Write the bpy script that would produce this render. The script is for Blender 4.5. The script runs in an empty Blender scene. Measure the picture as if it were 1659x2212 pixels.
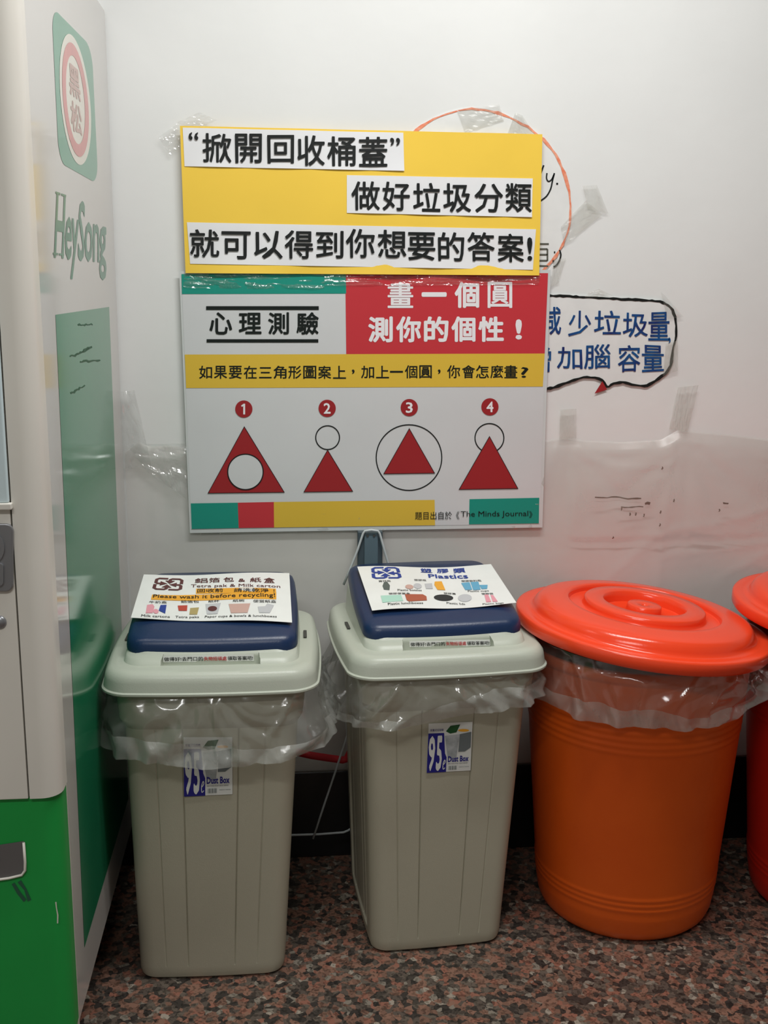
import bpy, bmesh, math, random
from math import sin, cos, tan, pi, radians, atan2, sqrt
from mathutils import Vector, Matrix, noise
random.seed(7)
SC = bpy.context.scene
COL = SC.collection

# ------------------------------------------------------------------ camera
F, CX, CY = 2394.0, 829.5, 1106.0
PITCH, YAW, ROLL = radians(11.8), radians(5.85), radians(.44)
CAM = Vector((0, -2.53, 1.40))
fw = Vector((sin(YAW)*cos(PITCH), cos(YAW)*cos(PITCH), -sin(PITCH)))
r0 = Vector((cos(YAW), -sin(YAW), 0)); u0 = r0.cross(fw)
rt = r0*cos(ROLL) + u0*sin(ROLL); up = u0*cos(ROLL) - r0*sin(ROLL)
cd = bpy.data.cameras.new('camera'); cam = bpy.data.objects.new('camera', cd); COL.objects.link(cam)
cd.sensor_fit = 'VERTICAL'; cd.sensor_height = 24.0; cd.lens = F/2212.0*24.0
cam.matrix_world = Matrix(((rt.x, up.x, -fw.x, CAM.x), (rt.y, up.y, -fw.y, CAM.y), (rt.z, up.z, -fw.z, CAM.z), (0, 0, 0, 1)))
SC.camera = cam
# ------------------------------------------------------------------ world, lights, exposure
w = bpy.data.worlds.new('world'); SC.world = w; w.use_nodes = True
w.node_tree.nodes['Background'].inputs[0].default_value = (.9, .95, 1, 1)
w.node_tree.nodes['Background'].inputs[1].default_value = .15
SC.view_settings.view_transform = 'Standard'; SC.view_settings.look = 'None'
SC.view_settings.exposure = 0.0; SC.view_settings.gamma = 1.0; SC.view_settings.use_curve_mapping = False
def area(name, loc, sx, sy, power, col=(1, 1, 1), rot=(0, 0, 0)):
    l = bpy.data.lights.new(name, 'AREA'); l.shape = 'RECTANGLE'; l.size = sx; l.size_y = sy; l.energy = power; l.color = col
    o = bpy.data.objects.new(name, l); COL.objects.link(o); o.location = loc; o.rotation_euler = rot; return o
area('ceiling_tube_light', (.45, -.95, 2.74), 1.2, .14, 31, (1, 1, .99))
area('ceiling_tube_light', (-.45, -2.75, 2.74), 1.2, .14, 27, (1, 1, .985))

# ------------------------------------------------------------------ materials
def lin(c):
    return tuple(((v/255.0)/12.92 if v/255.0 <= .04045 else ((v/255.0+.055)/1.055)**2.4) for v in c) + (1,)
def mat(name, rgb, rough=.5, spec=.5, var=0.0, vscale=8.0, bump=0.0, bscale=60.0, metal=0.0, coat=0.0, rgb2=None, sub=0.0, obj=True):
    m = bpy.data.materials.new(name); m.use_nodes = True; nt = m.node_tree; b = nt.nodes['Principled BSDF']
    b.inputs['Base Color'].default_value = lin(rgb); b.inputs['Roughness'].default_value = rough
    b.inputs['Specular IOR Level'].default_value = spec; b.inputs['Metallic'].default_value = metal
    b.inputs['Coat Weight'].default_value = coat; b.inputs['Coat Roughness'].default_value = .08
    if sub: b.inputs['Subsurface Weight'].default_value = sub; b.inputs['Subsurface Radius'].default_value = (.03, .012, .006); b.inputs['Subsurface Scale'].default_value = .5
    tc = nt.nodes.new('ShaderNodeTexCoord')
    if var or rgb2:
        n = nt.nodes.new('ShaderNodeTexNoise'); n.inputs['Scale'].default_value = vscale; n.inputs['Detail'].default_value = 5
        nt.links.new(tc.outputs['Object'], n.inputs['Vector'])
        r = nt.nodes.new('ShaderNodeValToRGB'); r.color_ramp.elements[0].position = .35; r.color_ramp.elements[1].position = .65
        c1 = lin(rgb); c2 = lin(rgb2) if rgb2 else tuple(min(1, v*(1-var)) for v in c1[:3]) + (1,)
        r.color_ramp.elements[0].color = c2; r.color_ramp.elements[1].color = c1
        nt.links.new(n.outputs['Fac'], r.inputs['Fac']); nt.links.new(r.outputs['Color'], b.inputs['Base Color'])
    if bump:
        n = nt.nodes.new('ShaderNodeTexNoise'); n.inputs['Scale'].default_value = bscale; n.inputs['Detail'].default_value = 4
        nt.links.new(tc.outputs['Object'], n.inputs['Vector'])
        bp = nt.nodes.new('ShaderNodeBump'); bp.inputs['Strength'].default_value = bump; bp.inputs['Distance'].default_value = .002
        nt.links.new(n.outputs['Fac'], bp.inputs['Height']); nt.links.new(bp.outputs['Normal'], b.inputs['Normal'])
    return m
def film(name, rgb, alpha, rough=.18, spec=.5, var=.0, vscale=20, bump=0.0, bscale=40, gloss=.12):
    """thin translucent plastic: see-through + milky diffuse + a glossy skin"""
    m = bpy.data.materials.new(name); m.use_nodes = True; nt = m.node_tree; N = nt.nodes; L = nt.links
    N.remove(N['Principled BSDF']); out = N['Material Output']
    tr = N.new('ShaderNodeBsdfTransparent'); df = N.new('ShaderNodeBsdfDiffuse'); tl = N.new('ShaderNodeBsdfTranslucent'); gl = N.new('ShaderNodeBsdfGlossy')
    df.inputs['Color'].default_value = lin(rgb); tl.inputs['Color'].default_value = lin(rgb)
    gl.inputs['Roughness'].default_value = rough; gl.inputs['Color'].default_value = (1, 1, 1, 1)
    tr.inputs['Color'].default_value = (.97, .97, .97, 1)
    mk = N.new('ShaderNodeMixShader'); mk.inputs[0].default_value = .30; L.new(df.outputs[0], mk.inputs[1]); L.new(tl.outputs[0], mk.inputs[2])
    m1 = N.new('ShaderNodeMixShader'); m1.inputs[0].default_value = alpha; L.new(tr.outputs[0], m1.inputs[1]); L.new(mk.outputs[0], m1.inputs[2])
    lw = N.new('ShaderNodeLayerWeight'); lw.inputs['Blend'].default_value = .25
    mt = N.new('ShaderNodeMath'); mt.operation = 'MULTIPLY_ADD'; mt.inputs[1].default_value = .35; mt.inputs[2].default_value = gloss; mt.use_clamp = True
    L.new(lw.outputs['Facing'], mt.inputs[0])
    m2 = N.new('ShaderNodeMixShader'); L.new(mt.outputs[0], m2.inputs[0]); L.new(m1.outputs[0], m2.inputs[1]); L.new(gl.outputs[0], m2.inputs[2])
    L.new(m2.outputs[0], out.inputs[0])
    tc = N.new('ShaderNodeTexCoord')
    if var:
        n = N.new('ShaderNodeTexNoise'); n.inputs['Scale'].default_value = vscale; n.inputs['Detail'].default_value = 4; L.new(tc.outputs['Object'], n.inputs['Vector'])
        mr = N.new('ShaderNodeMapRange'); mr.inputs['From Min'].default_value = .3; mr.inputs['From Max'].default_value = .7
        mr.inputs['To Min'].default_value = max(0, alpha-var); mr.inputs['To Max'].default_value = alpha+var
        L.new(n.outputs['Fac'], mr.inputs['Value']); L.new(mr.outputs[0], m1.inputs[0])
    if bump:
        n = N.new('ShaderNodeTexNoise'); n.inputs['Scale'].default_value = bscale; n.inputs['Detail'].default_value = 3; n.inputs['Distortion'].default_value = 1.2
        L.new(tc.outputs['Object'], n.inputs['Vector'])
        bp = N.new('ShaderNodeBump'); bp.inputs['Strength'].default_value = bump; bp.inputs['Distance'].default_value = .01
        L.new(n.outputs['Fac'], bp.inputs['Height'])
        for s in (df, tl, gl, lw): L.new(bp.outputs['Normal'], s.inputs['Normal'])
    return m

M = {}
M['wall'] = mat('wall_paint', (232, 234, 232), .6, .3, var=.05, vscale=2.5, bump=.25, bscale=25)
M['far'] = mat('far_wall_paint', (190, 188, 182), .7, .2)
M['ceiling'] = mat('ceiling_paint', (238, 238, 234), .8, .2)
M['black'] = mat('black_skirting', (22, 24, 26), .35, .5)
M['sheet'] = film('wall_sheet_plastic', (224, 217, 208), .22, .35, var=.08, vscale=3, bump=.8, bscale=5, gloss=.02)
M['clearsheet'] = film('clear_sheet_plastic', (215, 220, 216), .16, .12, var=.05, bump=.5, bscale=14, gloss=.06)
M['bag'] = film('bag_plastic', (206, 210, 202), .17, .15, var=.08, vscale=12, bump=.15, bscale=10, gloss=.06)
M['hem'] = film('bag_hem_plastic', (214, 217, 211), .32, .22, var=.09, vscale=16, bump=.3, bscale=12, gloss=.05)
M['tape'] = film('adhesive_tape', (226, 226, 214), .07, .10, var=.04, bump=.5, bscale=30, gloss=.06)
M['oldtape'] = film('old_tape', (204, 202, 188), .20, .3, var=.10, bump=.2, bscale=40, gloss=.01)
M['bin'] = mat('bin_plastic', (180, 176, 157), .42, .4, bump=.12, bscale=400)
M['lidp'] = mat('bin_lid_plastic', (188, 194, 180), .36, .45, bump=.10, bscale=350)
M['dark'] = mat('dark_slot', (70, 70, 66), .7)
M['navy'] = mat('navy_plastic', (26, 48, 84), .33, .5, bump=.10, bscale=350)
M['white'] = mat('white_paper', (236, 238, 240), .55, .3, var=.03, vscale=12)
M['sign'] = mat('laminated_sign', (240, 242, 238), .30, .5, var=.04, vscale=20)
M['poster'] = mat('poster_white', (214, 217, 218), .42, .35, var=.03, vscale=6, bump=.15, bscale=14)
M['lam'] = mat('laminate_margin', (212, 217, 216), .25, .5, var=.04)
M['yellow'] = mat('yellow_card', (250, 211, 78), .55, .35, var=.05, vscale=5)
M['pyellow'] = mat('print_yellow', (226, 190, 68), .4, .35)
M['teal'] = mat('print_teal', (30, 150, 132), .35, .4)
M['red'] = mat('print_red', (202, 58, 66), .4, .35)
M['dred'] = mat('print_dark_red', (160, 42, 46), .4, .35)
M['ink'] = mat('black_ink', (26, 30, 30), .5, .3)
M['pink'] = mat('black_print', (22, 30, 28), .45, .3)
M['pwhite'] = mat('print_white', (240, 240, 242), .4, .3)
M['grey_ink'] = mat('grey_print', (96, 96, 88), .5, .3)
M['blue_pen'] = mat('blue_pen', (22, 84, 142), .5, .3, rgb2=(30, 40, 100), vscale=30)
M['crayon_black'] = mat('black_crayon', (30, 32, 30), .8, .2, var=.4, vscale=200)
M['crayon_orange'] = mat('orange_crayon', (232, 128, 94), .8, .2, rgb2=(236, 168, 140), vscale=120)
M['hpaper'] = mat('handmade_paper', (232, 234, 232), .55, .3, var=.06, vscale=18, bump=.2, bscale=30)
M['mwhite'] = mat('machine_white', (224, 221, 212), .32, .5, var=.03, vscale=6)
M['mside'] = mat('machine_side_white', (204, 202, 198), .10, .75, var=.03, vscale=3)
M['mgreen'] = mat('machine_green', (24, 158, 70), .40, .5, var=.05, vscale=9)
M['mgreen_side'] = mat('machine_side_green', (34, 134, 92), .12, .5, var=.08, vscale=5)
M['logo_green'] = mat('faded_green', (84, 152, 124), .15, .6, var=.06, vscale=14)
M['logo_cream'] = mat('faded_cream', (218, 216, 204), .2, .6)
M['logo_red'] = mat('faded_red', (206, 128, 124), .18, .6, var=.08, vscale=20)
M['logo_brown'] = mat('faded_brown', (186, 152, 142), .2, .5)
M['word_green'] = mat('lettering_green', (44, 112, 82), .2, .5, rgb2=(74, 134, 108), vscale=25)
M['scuff'] = mat('scuff_mark', (44, 92, 70), .5, .3)
M['metal'] = mat('dull_metal', (150, 152, 156), .35, .5, metal=.7)
M['glass'] = mat('window_glass', (205, 222, 226), .08, .6)
M['recess'] = mat('recess_grey', (100, 98, 98), .5)
M['orange'] = mat('orange_plastic', (226, 96, 24), .38, .4, bump=.08, bscale=300, rgb2=(216, 86, 20), vscale=3)
M['redor'] = mat('red_orange_plastic', (246, 74, 38), .20, .5, bump=.06, bscale=300)
M['redbody'] = mat('red_plastic', (205, 40, 22), .36, .4)
M['wire'] = mat('coated_wire', (200, 208, 210), .35, .5)
M['bluegrey'] = mat('blue_grey_plastic', (96, 116, 126), .45, .4)
M['dkgrey'] = mat('dark_blue_grey', (72, 86, 94), .5, .4)
M['redgrip'] = mat('red_grip', (196, 30, 42), .4, .4)
M['steel'] = mat('dark_wire', (70, 64, 62), .4, .5, metal=.6)
M['brown'] = mat('print_brown', (92, 42, 42), .4)
M['pblue'] = mat('print_blue', (30, 62, 150), .4)
M['orangeprint'] = mat('print_orange', (240, 172, 50), .4)
M['label_blue'] = mat('label_blue', (30, 32, 128), .35)
M['label_white'] = mat('label_white', (222, 224, 220), .35)
M['label_grey'] = mat('label_grey', (150, 156, 158), .4, rgb2=(184, 188, 190), vscale=60)
M['label_grey_dark'] = mat('label_dark_grey', (108, 116, 118), .4)
M['label_green'] = mat('label_green', (30, 84, 44), .4)
M['icon_pink'] = mat('icon_pink', (232, 160, 172), .4); M['icon_teal'] = mat('icon_pale_teal', (178, 222, 204), .4)
M['icon_rust'] = mat('icon_rust', (176, 92, 66), .4); M['icon_black'] = mat('icon_black', (34, 38, 40), .4)
M['icon_sky'] = mat('icon_sky', (104, 172, 204), .4); M['icon_tan'] = mat('icon_tan', (206, 170, 158), .4)
M['icon_red'] = mat('icon_red', (190, 70, 52), .4); M['icon_grey'] = mat('icon_grey', (196, 198, 200), .4)
M['icon_bottle'] = mat('icon_bottle', (88, 100, 96), .4); M['icon_khaki'] = mat('icon_khaki', (178, 160, 104), .4)
M['sdirt'] = mat('dirt_mark', (120, 108, 98), .8)
M['tube'] = mat('tube_fitting', (240, 240, 240), .5)

def granite():
    m = bpy.data.materials.new('granite_floor'); m.use_nodes = True; nt = m.node_tree; N = nt.nodes; L = nt.links; b = N['Principled BSDF']
    tc = N.new('ShaderNodeTexCoord')
    nz = N.new('ShaderNodeTexNoise'); nz.inputs['Scale'].default_value = 60; nz.inputs['Detail'].default_value = 3; L.new(tc.outputs['Object'], nz.inputs['Vector'])
    mx = N.new('ShaderNodeMix'); mx.data_type = 'VECTOR'; mx.inputs['Factor'].default_value = .012
    L.new(tc.outputs['Object'], mx.inputs['A']); L.new(nz.outputs['Color'], mx.inputs['B'])
    v = N.new('ShaderNodeTexVoronoi'); v.inputs['Scale'].default_value = 84; L.new(mx.outputs['Result'], v.inputs['Vector'])
    sp = N.new('ShaderNodeSeparateColor'); L.new(v.outputs['Color'], sp.inputs['Color'])
    r = N.new('ShaderNodeValToRGB'); r.color_ramp.interpolation = 'CONSTANT'
    e = r.color_ramp.elements
    cols = [(0, (62, 57, 53)), (.17, (94, 84, 76)), (.33, (124, 94, 80)), (.50, (140, 106, 90)), (.66, (146, 100, 84)), (.76, (104, 94, 84)), (.86, (72, 66, 60)), (.92, (136, 128, 116)), (.97, (162, 152, 138))]
    e[0].position = 0; e[0].color = lin(cols[0][1]); e[1].position = cols[1][0]; e[1].color = lin(cols[1][1])
    for p, c in cols[2:]:
        q = e.new(p); q.color = lin(c)
    L.new(sp.outputs[0], r.inputs['Fac'])
    v2 = N.new('ShaderNodeTexVoronoi'); v2.inputs['Scale'].default_value = 210; L.new(mx.outputs['Result'], v2.inputs['Vector'])
    s2 = N.new('ShaderNodeSeparateColor'); L.new(v2.outputs['Color'], s2.inputs['Color'])
    r2 = N.new('ShaderNodeValToRGB'); r2.color_ramp.interpolation = 'CONSTANT'; e2 = r2.color_ramp.elements
    e2[0].color = (.42, .42, .42, 1); e2[1].position = .2; e2[1].color = (1, 1, 1, 1); q = e2.new(.82); q.color = (.6, .62, .6, 1)
    L.new(s2.outputs[1], r2.inputs['Fac'])
    mm = N.new('ShaderNodeMix'); mm.data_type = 'RGBA'; mm.blend_type = 'MULTIPLY'; mm.inputs['Factor'].default_value = .85
    L.new(r.outputs['Color'], mm.inputs['A']); L.new(r2.outputs['Color'], mm.inputs['B'])
    L.new(mm.outputs['Result'], b.inputs['Base Color'])
    b.inputs['Roughness'].default_value = .34; b.inputs['Specular IOR Level'].default_value = .35
    return m
M['granite'] = granite()

# ------------------------------------------------------------------ planes: a picture position measured onto a real surface
class Plane:
    def __init__(s, p0, n, warp=None):
        s.p0 = Vector(p0); s.n = Vector(n).normalized(); s.warp = warp
        if s.n.dot(CAM - s.p0) < 0: s.n = -s.n
    def __call__(s, px, py, off=0.0):
        r = fw + rt*((px-CX)/F) - up*((py-CY)/F)
        o = off + (s.warp(px, py) if s.warp else 0)
        p = CAM + r*((s.p0-CAM).dot(s.n)/r.dot(s.n))
        return p + s.n*o
WALL = Plane((0, 0, 0), (0, -1, 0))
YSIGN = Plane((0, 0, 0), (0, -1, 0), lambda x, y: .013+.0018*sin(x*.013+1)*sin(y*.011)+.0012*sin(x*.031)*(1 if y < 620 else .4))
POST = Plane((0, 0, 0), (0, -1, 0), lambda x, y: .012+.0014*sin(x*.0065+.6)*sin(y*.005+1))

# ------------------------------------------------------------------ object helpers
def tag(o, label=None, cat=None, group=None, kind=None):
    if label: o['label'] = label
    if cat: o['category'] = cat
    if group: o['group'] = group
    if kind: o['kind'] = kind
    return o
def thing(name, label, cat, loc, rotz=0.0, group=None):
    o = bpy.data.objects.new(name, None); COL.objects.link(o); o.location = loc; o.rotation_euler = (0, 0, rotz); o.empty_display_size = .05
    return tag(o, label, cat, group)
def mw(o):
    m = Matrix.Translation(o.location) @ o.rotation_euler.to_matrix().to_4x4()
    return (mw(o.parent) @ m) if o.parent else m
def obj(name, verts, faces, m, parent=None, world=False, smooth=False, label=None):
    """one mesh object; world=True: verts are given in world space and are brought into the parent's space"""
    if world and parent:
        inv = mw(parent).inverted(); verts = [inv @ Vector(v) for v in verts]
    me = bpy.data.meshes.new(name); me.from_pydata([tuple(v) for v in verts], [], faces); me.update()
    ms = m if isinstance(m, (list, tuple)) else [m]
    for q in ms: me.materials.append(q)
    if smooth: me.shade_smooth()
    o = bpy.data.objects.new(name, me); COL.objects.link(o)
    if parent: o.parent = parent
    if label: o['label'] = label
    return o
def finish(name, bm, m, parent=None, smooth=False, bevel=0, label=None, world=False):
    me = bpy.data.meshes.new(name)
    if world and parent: bm.transform(mw(parent).inverted())
    bm.normal_update(); bm.to_mesh(me); bm.free(); me.materials.append(m)
    if smooth: me.shade_smooth()
    o = bpy.data.objects.new(name, me); COL.objects.link(o)
    if parent: o.parent = parent
    if bevel:
        b = o.modifiers.new('bevel', 'BEVEL'); b.width = bevel; b.segments = 3; b.limit_method = 'ANGLE'
    if label: o['label'] = label
    return o
def bm_box(bm, x0, x1, y0, y1, z0, z1):
    v = [bm.verts.new((x, y, z)) for x in (x0, x1) for y in (y0, y1) for z in (z0, z1)]
    for f in ((0, 1, 3, 2), (4, 6, 7, 5), (0, 4, 5, 1), (2, 3, 7, 6), (0, 2, 6, 4), (1, 5, 7, 3)): bm.faces.new([v[i] for i in f])
def box(name, x0, x1, y0, y1, z0, z1, m, parent=None, bevel=0, label=None, world=False):
    bm = bmesh.new(); bm_box(bm, x0, x1, y0, y1, z0, z1); bmesh.ops.recalc_face_normals(bm, faces=bm.faces)
    return finish(name, bm, m, parent, bevel=bevel, label=label, world=world)
def bil(q, u, v):
    """q = TL,TR,BR,BL"""
    a = (q[0][0]*(1-u)+q[1][0]*u, q[0][1]*(1-u)+q[1][1]*u); b = (q[3][0]*(1-u)+q[2][0]*u, q[3][1]*(1-u)+q[2][1]*u)
    return (a[0]*(1-v)+b[0]*v, a[1]*(1-v)+b[1]*v)
def sheet(name, q, plane, off, m, parent=None, nx=16, ny=8, thick=0.0006, fn=None, smooth=True, label=None):
    """a quad of paper/film on a plane, as a grid with real thickness"""
    V = []; Fc = []
    for j in range(ny+1):
        for i in range(nx+1):
            u, v = i/nx, j/ny
            p = bil(q, u, v); V.append(plane(p[0], p[1], off + (fn(u, v) if fn else 0)))
    for j in range(ny):
        for i in range(nx):
            a = j*(nx+1)+i; Fc.append((a, a+nx+1, a+nx+2, a+1))
    o = obj(name, V, Fc, m, parent, world=bool(parent), smooth=smooth, label=label)
    if thick:
        thicken(o, plane, thick)
        e = o.modifiers.new('crisp_edges', 'EDGE_SPLIT'); e.split_angle = radians(40)
    return o
def thicken(o, plane, t):
    n = (mw(o).to_3x3() @ o.data.polygons[0].normal)
    s = o.modifiers.new('thickness', 'SOLIDIFY'); s.thickness = t; s.offset = -1 if n.dot(plane.n) > 0 else 1
    return s
def flat(name, polys, plane, off, m, parent=None, label=None):
    """flat printed shapes; each poly a list of picture positions"""
    V = []; Fc = []
    for p in polys:
        b = len(V); V += [plane(x, y, off) for x, y in p]; Fc.append(tuple(range(b, b+len(p))))
    return obj(name, V, Fc, m, parent, world=bool(parent), label=label)
def densify(p, step=25):
    out = []
    for i in range(len(p)):
        a, b = p[i], p[(i+1) % len(p)]; n = max(1, int(sqrt((a[0]-b[0])**2+(a[1]-b[1])**2)/step))
        out += [(a[0]+(b[0]-a[0])*k/n, a[1]+(b[1]-a[1])*k/n) for k in range(n)]
    return out
def circ(cx, cy, rx, ry=None, n=48, a0=0, a1=2*pi):
    ry = ry or rx; return [(cx+rx*cos(a0+(a1-a0)*i/n), cy+ry*sin(a0+(a1-a0)*i/n)) for i in range(n)]
def ribbon_polys(pts, wd, closed=False, jit=0.0):
    """a drawn stroke as quads"""
    n = len(pts); L = []; R = []
    for i in range(n):
        a = pts[(i-1) % n] if (closed or i > 0) else pts[i]; b = pts[(i+1) % n] if (closed or i < n-1) else pts[i]
        dx, dy = b[0]-a[0], b[1]-a[1]; d = sqrt(dx*dx+dy*dy) or 1; nx, ny = -dy/d, dx/d
        w1 = wd/2*(1+random.uniform(-jit, jit)); w2 = wd/2*(1+random.uniform(-jit, jit))
        L.append((pts[i][0]+nx*w1, pts[i][1]+ny*w1)); R.append((pts[i][0]-nx*w2, pts[i][1]-ny*w2))
    return [[L[i], L[(i+1) % n], R[(i+1) % n], R[i]] for i in range(n if closed else n-1)]
def smoothline(pts, k=4, closed=False):
    out = []; n = len(pts)
    for i in range(n if closed else n-1):
        p0 = pts[(i-1) % n] if (closed or i > 0) else pts[i]; p1 = pts[i]; p2 = pts[(i+1) % n]; p3 = pts[(i+2) % n] if (closed or i < n-2) else p2
        for j in range(k):
            t = j/k
            out.append(tuple(.5*((2*p1[c])+(-p0[c]+p2[c])*t+(2*p0[c]-5*p1[c]+4*p2[c]-p3[c])*t*t+(-p0[c]+3*p1[c]-3*p2[c]+p3[c])*t**3) for c in range(len(p1))))
    if not closed: out.append(tuple(pts[-1]))
    return out
_gc = {}
def glyphs(s, bold=0.0, spacing=1.0, res=2):
    k = (s, bold, spacing, res)
    if k in _gc: return _gc[k]
    c = bpy.data.curves.new('t', 'FONT'); c.body = s; c.size = 1; c.space_character = spacing; c.resolution_u = res; c.fill_mode = 'FRONT'
    o = bpy.data.objects.new('t', c); COL.objects.link(o); bpy.context.view_layer.update()
    me = bpy.data.meshes.new_from_object(o.evaluated_get(bpy.context.evaluated_depsgraph_get()))
    V = [(v.co.x, v.co.y) for v in me.vertices]; Fc = [tuple(p.vertices) for p in me.polygons]
    bpy.data.objects.remove(o); bpy.data.curves.remove(c); bpy.data.meshes.remove(me)
    if bold:
        n = len(V); W = []; G = []
        for i in range(6):
            a = 2*pi*i/6+.26; b0 = len(W); W += [(x+bold*cos(a), y+bold*sin(a)) for x, y in V]; G += [tuple(b0+j for j in f) for f in Fc]
        V, Fc = W, G
    _gc[k] = (V, Fc); return V, Fc
def text(name, s, q, plane, off, m, parent, bold=0.0, spacing=1.0, label=None, items=None):
    """printed lettering fitted by its ink box to the quad q (TL,TR,BR,BL); items = more (s,q) joined in the same line of print"""
    if items is not None:
        return [text(name, s_, q_, plane, off, m, parent, bold, spacing, label) for s_, q_ in items][0]
    VV = []; FF = []
    for s_, q_ in [(s, q)]:
        V, Fc = glyphs(s_, bold, spacing)
        xs = [v[0] for v in V]; ys = [v[1] for v in V]; x0, x1, y0, y1 = min(xs), max(xs), min(ys), max(ys)
        b = len(VV)
        per = len(V)//6 if bold else len(V)
        for i, (x, y) in enumerate(V):
            p = bil(q_, (x-x0)/(x1-x0), (y1-y)/(y1-y0)); VV.append(plane(p[0], p[1], off+.000015*(i//per)))
        FF += [tuple(b+i for i in f) for f in Fc]
    return obj(name, VV, FF, m, parent, world=bool(parent), label=label)
def rect(x0, y0, x1, y1): return [(x0, y0), (x1, y0), (x1, y1), (x0, y1)]
def tube_bm(bm, pts, r, n=8, closed=False, cap=True):
    pts = [Vector(p) for p in pts]; rings = []; N = len(pts); prev = None
    for i in range(N):
        a = pts[(i-1) % N] if (closed or i > 0) else pts[i]; b = pts[(i+1) % N] if (closed or i < N-1) else pts[i]
        t = (b-a).normalized()
        if prev is None: s = t.orthogonal().normalized()
        else: s = (prev - t*prev.dot(t)).normalized()
        prev = s; q = t.cross(s)
        rings.append([bm.verts.new(pts[i]+s*r*cos(2*pi*k/n)+q*r*sin(2*pi*k/n)) for k in range(n)])
    for i in range(N if closed else N-1):
        A, B = rings[i], rings[(i+1) % N]
        for k in range(n): bm.faces.new((A[k], A[(k+1) % n], B[(k+1) % n], B[k]))
    if cap and not closed: bm.faces.new(rings[0][::-1]); bm.faces.new(rings[-1])
def tube(name, pts, r, m, parent=None, n=8, closed=False, world=True, label=None):
    bm = bmesh.new(); tube_bm(bm, pts, r, n, closed); bmesh.ops.recalc_face_normals(bm, faces=bm.faces)
    return finish(name, bm, m, parent, smooth=True, world=world, label=label)
def lathe(name, prof, m, parent=None, n=96, loc=(0, 0, 0), rot=None, cap0=False, cap1=True, label=None, fn=None):
    V = []; Fc = []
    for r, z in prof:
        for k in range(n):
            a = 2*pi*k/n; p = Vector((r*cos(a), r*sin(a), z))
            if fn: p = fn(p)
            V.append(p)
    for i in range(len(prof)-1):
        for k in range(n): Fc.append((i*n+k, i*n+(k+1) % n, (i+1)*n+(k+1) % n, (i+1)*n+k))
    if cap0: Fc.append(tuple(range(n))[::-1])
    if cap1: Fc.append(tuple((len(prof)-1)*n+k for k in range(n)))
    if rot: V = [rot @ v for v in V]
    V = [v+Vector(loc) for v in V]
    return obj(name, V, Fc, m, parent, smooth=True, label=label)
def autosmooth(o, ang=35):
    bm = bmesh.new(); bm.from_mesh(o.data); bmesh.ops.recalc_face_normals(bm, faces=bm.faces)
    for e in bm.edges: e.smooth = not (len(e.link_faces) == 2 and e.calc_face_angle(0) > radians(ang))
    for f in bm.faces: f.smooth = True
    bm.to_mesh(o.data); bm.free(); return o

# ------------------------------------------------------------------ the room
XL, XR, YF, ZC = -1.9, 3.2, -4.6, 2.8
def struct(name, *a, **k):
    o = box(name, *a, **k); o['kind'] = 'structure'; return o
struct('floor', XL, XR, YF, .1, -.1, 0, M['granite'])
struct('wall_back', XL, XR, 0, .1, 0, ZC, M['wall'])
struct('wall_left', XL-.1, XL, YF, .1, 0, ZC, M['wall'])
struct('wall_right', XR, XR+.1, YF, .1, 0, ZC, M['far'])
struct('wall_front', XL, XR, YF-.1, YF, 0, ZC, M['far'])
struct('ceiling', XL, XR, YF, .1, ZC, ZC+.1, M['ceiling'])
ZB = WALL(700, 1663).z
bb = struct('baseboard_back', XL, XR, -.012, 0, 0, ZB, M['black'], bevel=.003)

# wall dirt: small dark marks left on the paint and the plastic
# ------------------------------------------------------------------ plastic sheet taped over the lower wall
def sheet_top(x):      # picture row of the sheet's upper edge, sagging between its tape points
    K = [(262, 985), (300, 955), (325, 965), (360, 962), (400, 968), (600, 975), (1150, 958), (1218, 945), (1262, 952), (1340, 955), (1425, 950), (1462, 928), (1490, 932), (1560, 938), (1659, 950), (2200, 975)]
    for (a, ya), (b, yb) in zip(K, K[1:]):
        if x <= b: return ya+(yb-ya)*(x-a)/(b-a)
    return K[-1][1]
RIDGES = []
for L_ in ([(1425, 1145), (1290, 1265)], [(1430, 1145), (1540, 1128), (1659, 1095)], [(1425, 1200), (1659, 1170)], [(1448, 950), (1430, 1100), (1418, 1260)], [(1480, 945), (1560, 975), (1659, 990)], [(1240, 952), (1270, 985), (1330, 1012), (1440, 1000)],
           [(1200, 960), (1172, 1045)], [(1560, 1240), (1659, 1190)], [(330, 1000), (400, 1090)], [(345, 990), (400, 1150)], [(303, 1010), (303, 1230)], [(1290, 1265), (1240, 1330)]):
    pts_ = [WALL(x_, y_) for x_, y_ in L_]
    for a_, b_ in zip(pts_, pts_[1:]): RIDGES.append((a_.x, a_.z, b_.x, b_.z))
def ridge(x, z):
    h = 0
    for ax, az, bx, bz in RIDGES:
        if x < min(ax, bx)-.05 or x > max(ax, bx)+.05 or z < min(az, bz)-.05 or z > max(az, bz)+.05: continue
        dx, dz = bx-ax, bz-az; t = max(0, min(1, ((x-ax)*dx+(z-az)*dz)/(dx*dx+dz*dz)))
        d = sqrt((x-ax-dx*t)**2+(z-az-dz*t)**2); h = max(h, math.exp(-d/.011))
    return .0055*h
def sheet_wave(x, z):
    return sheet_base(x, z)+ridge(x, z)
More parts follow.
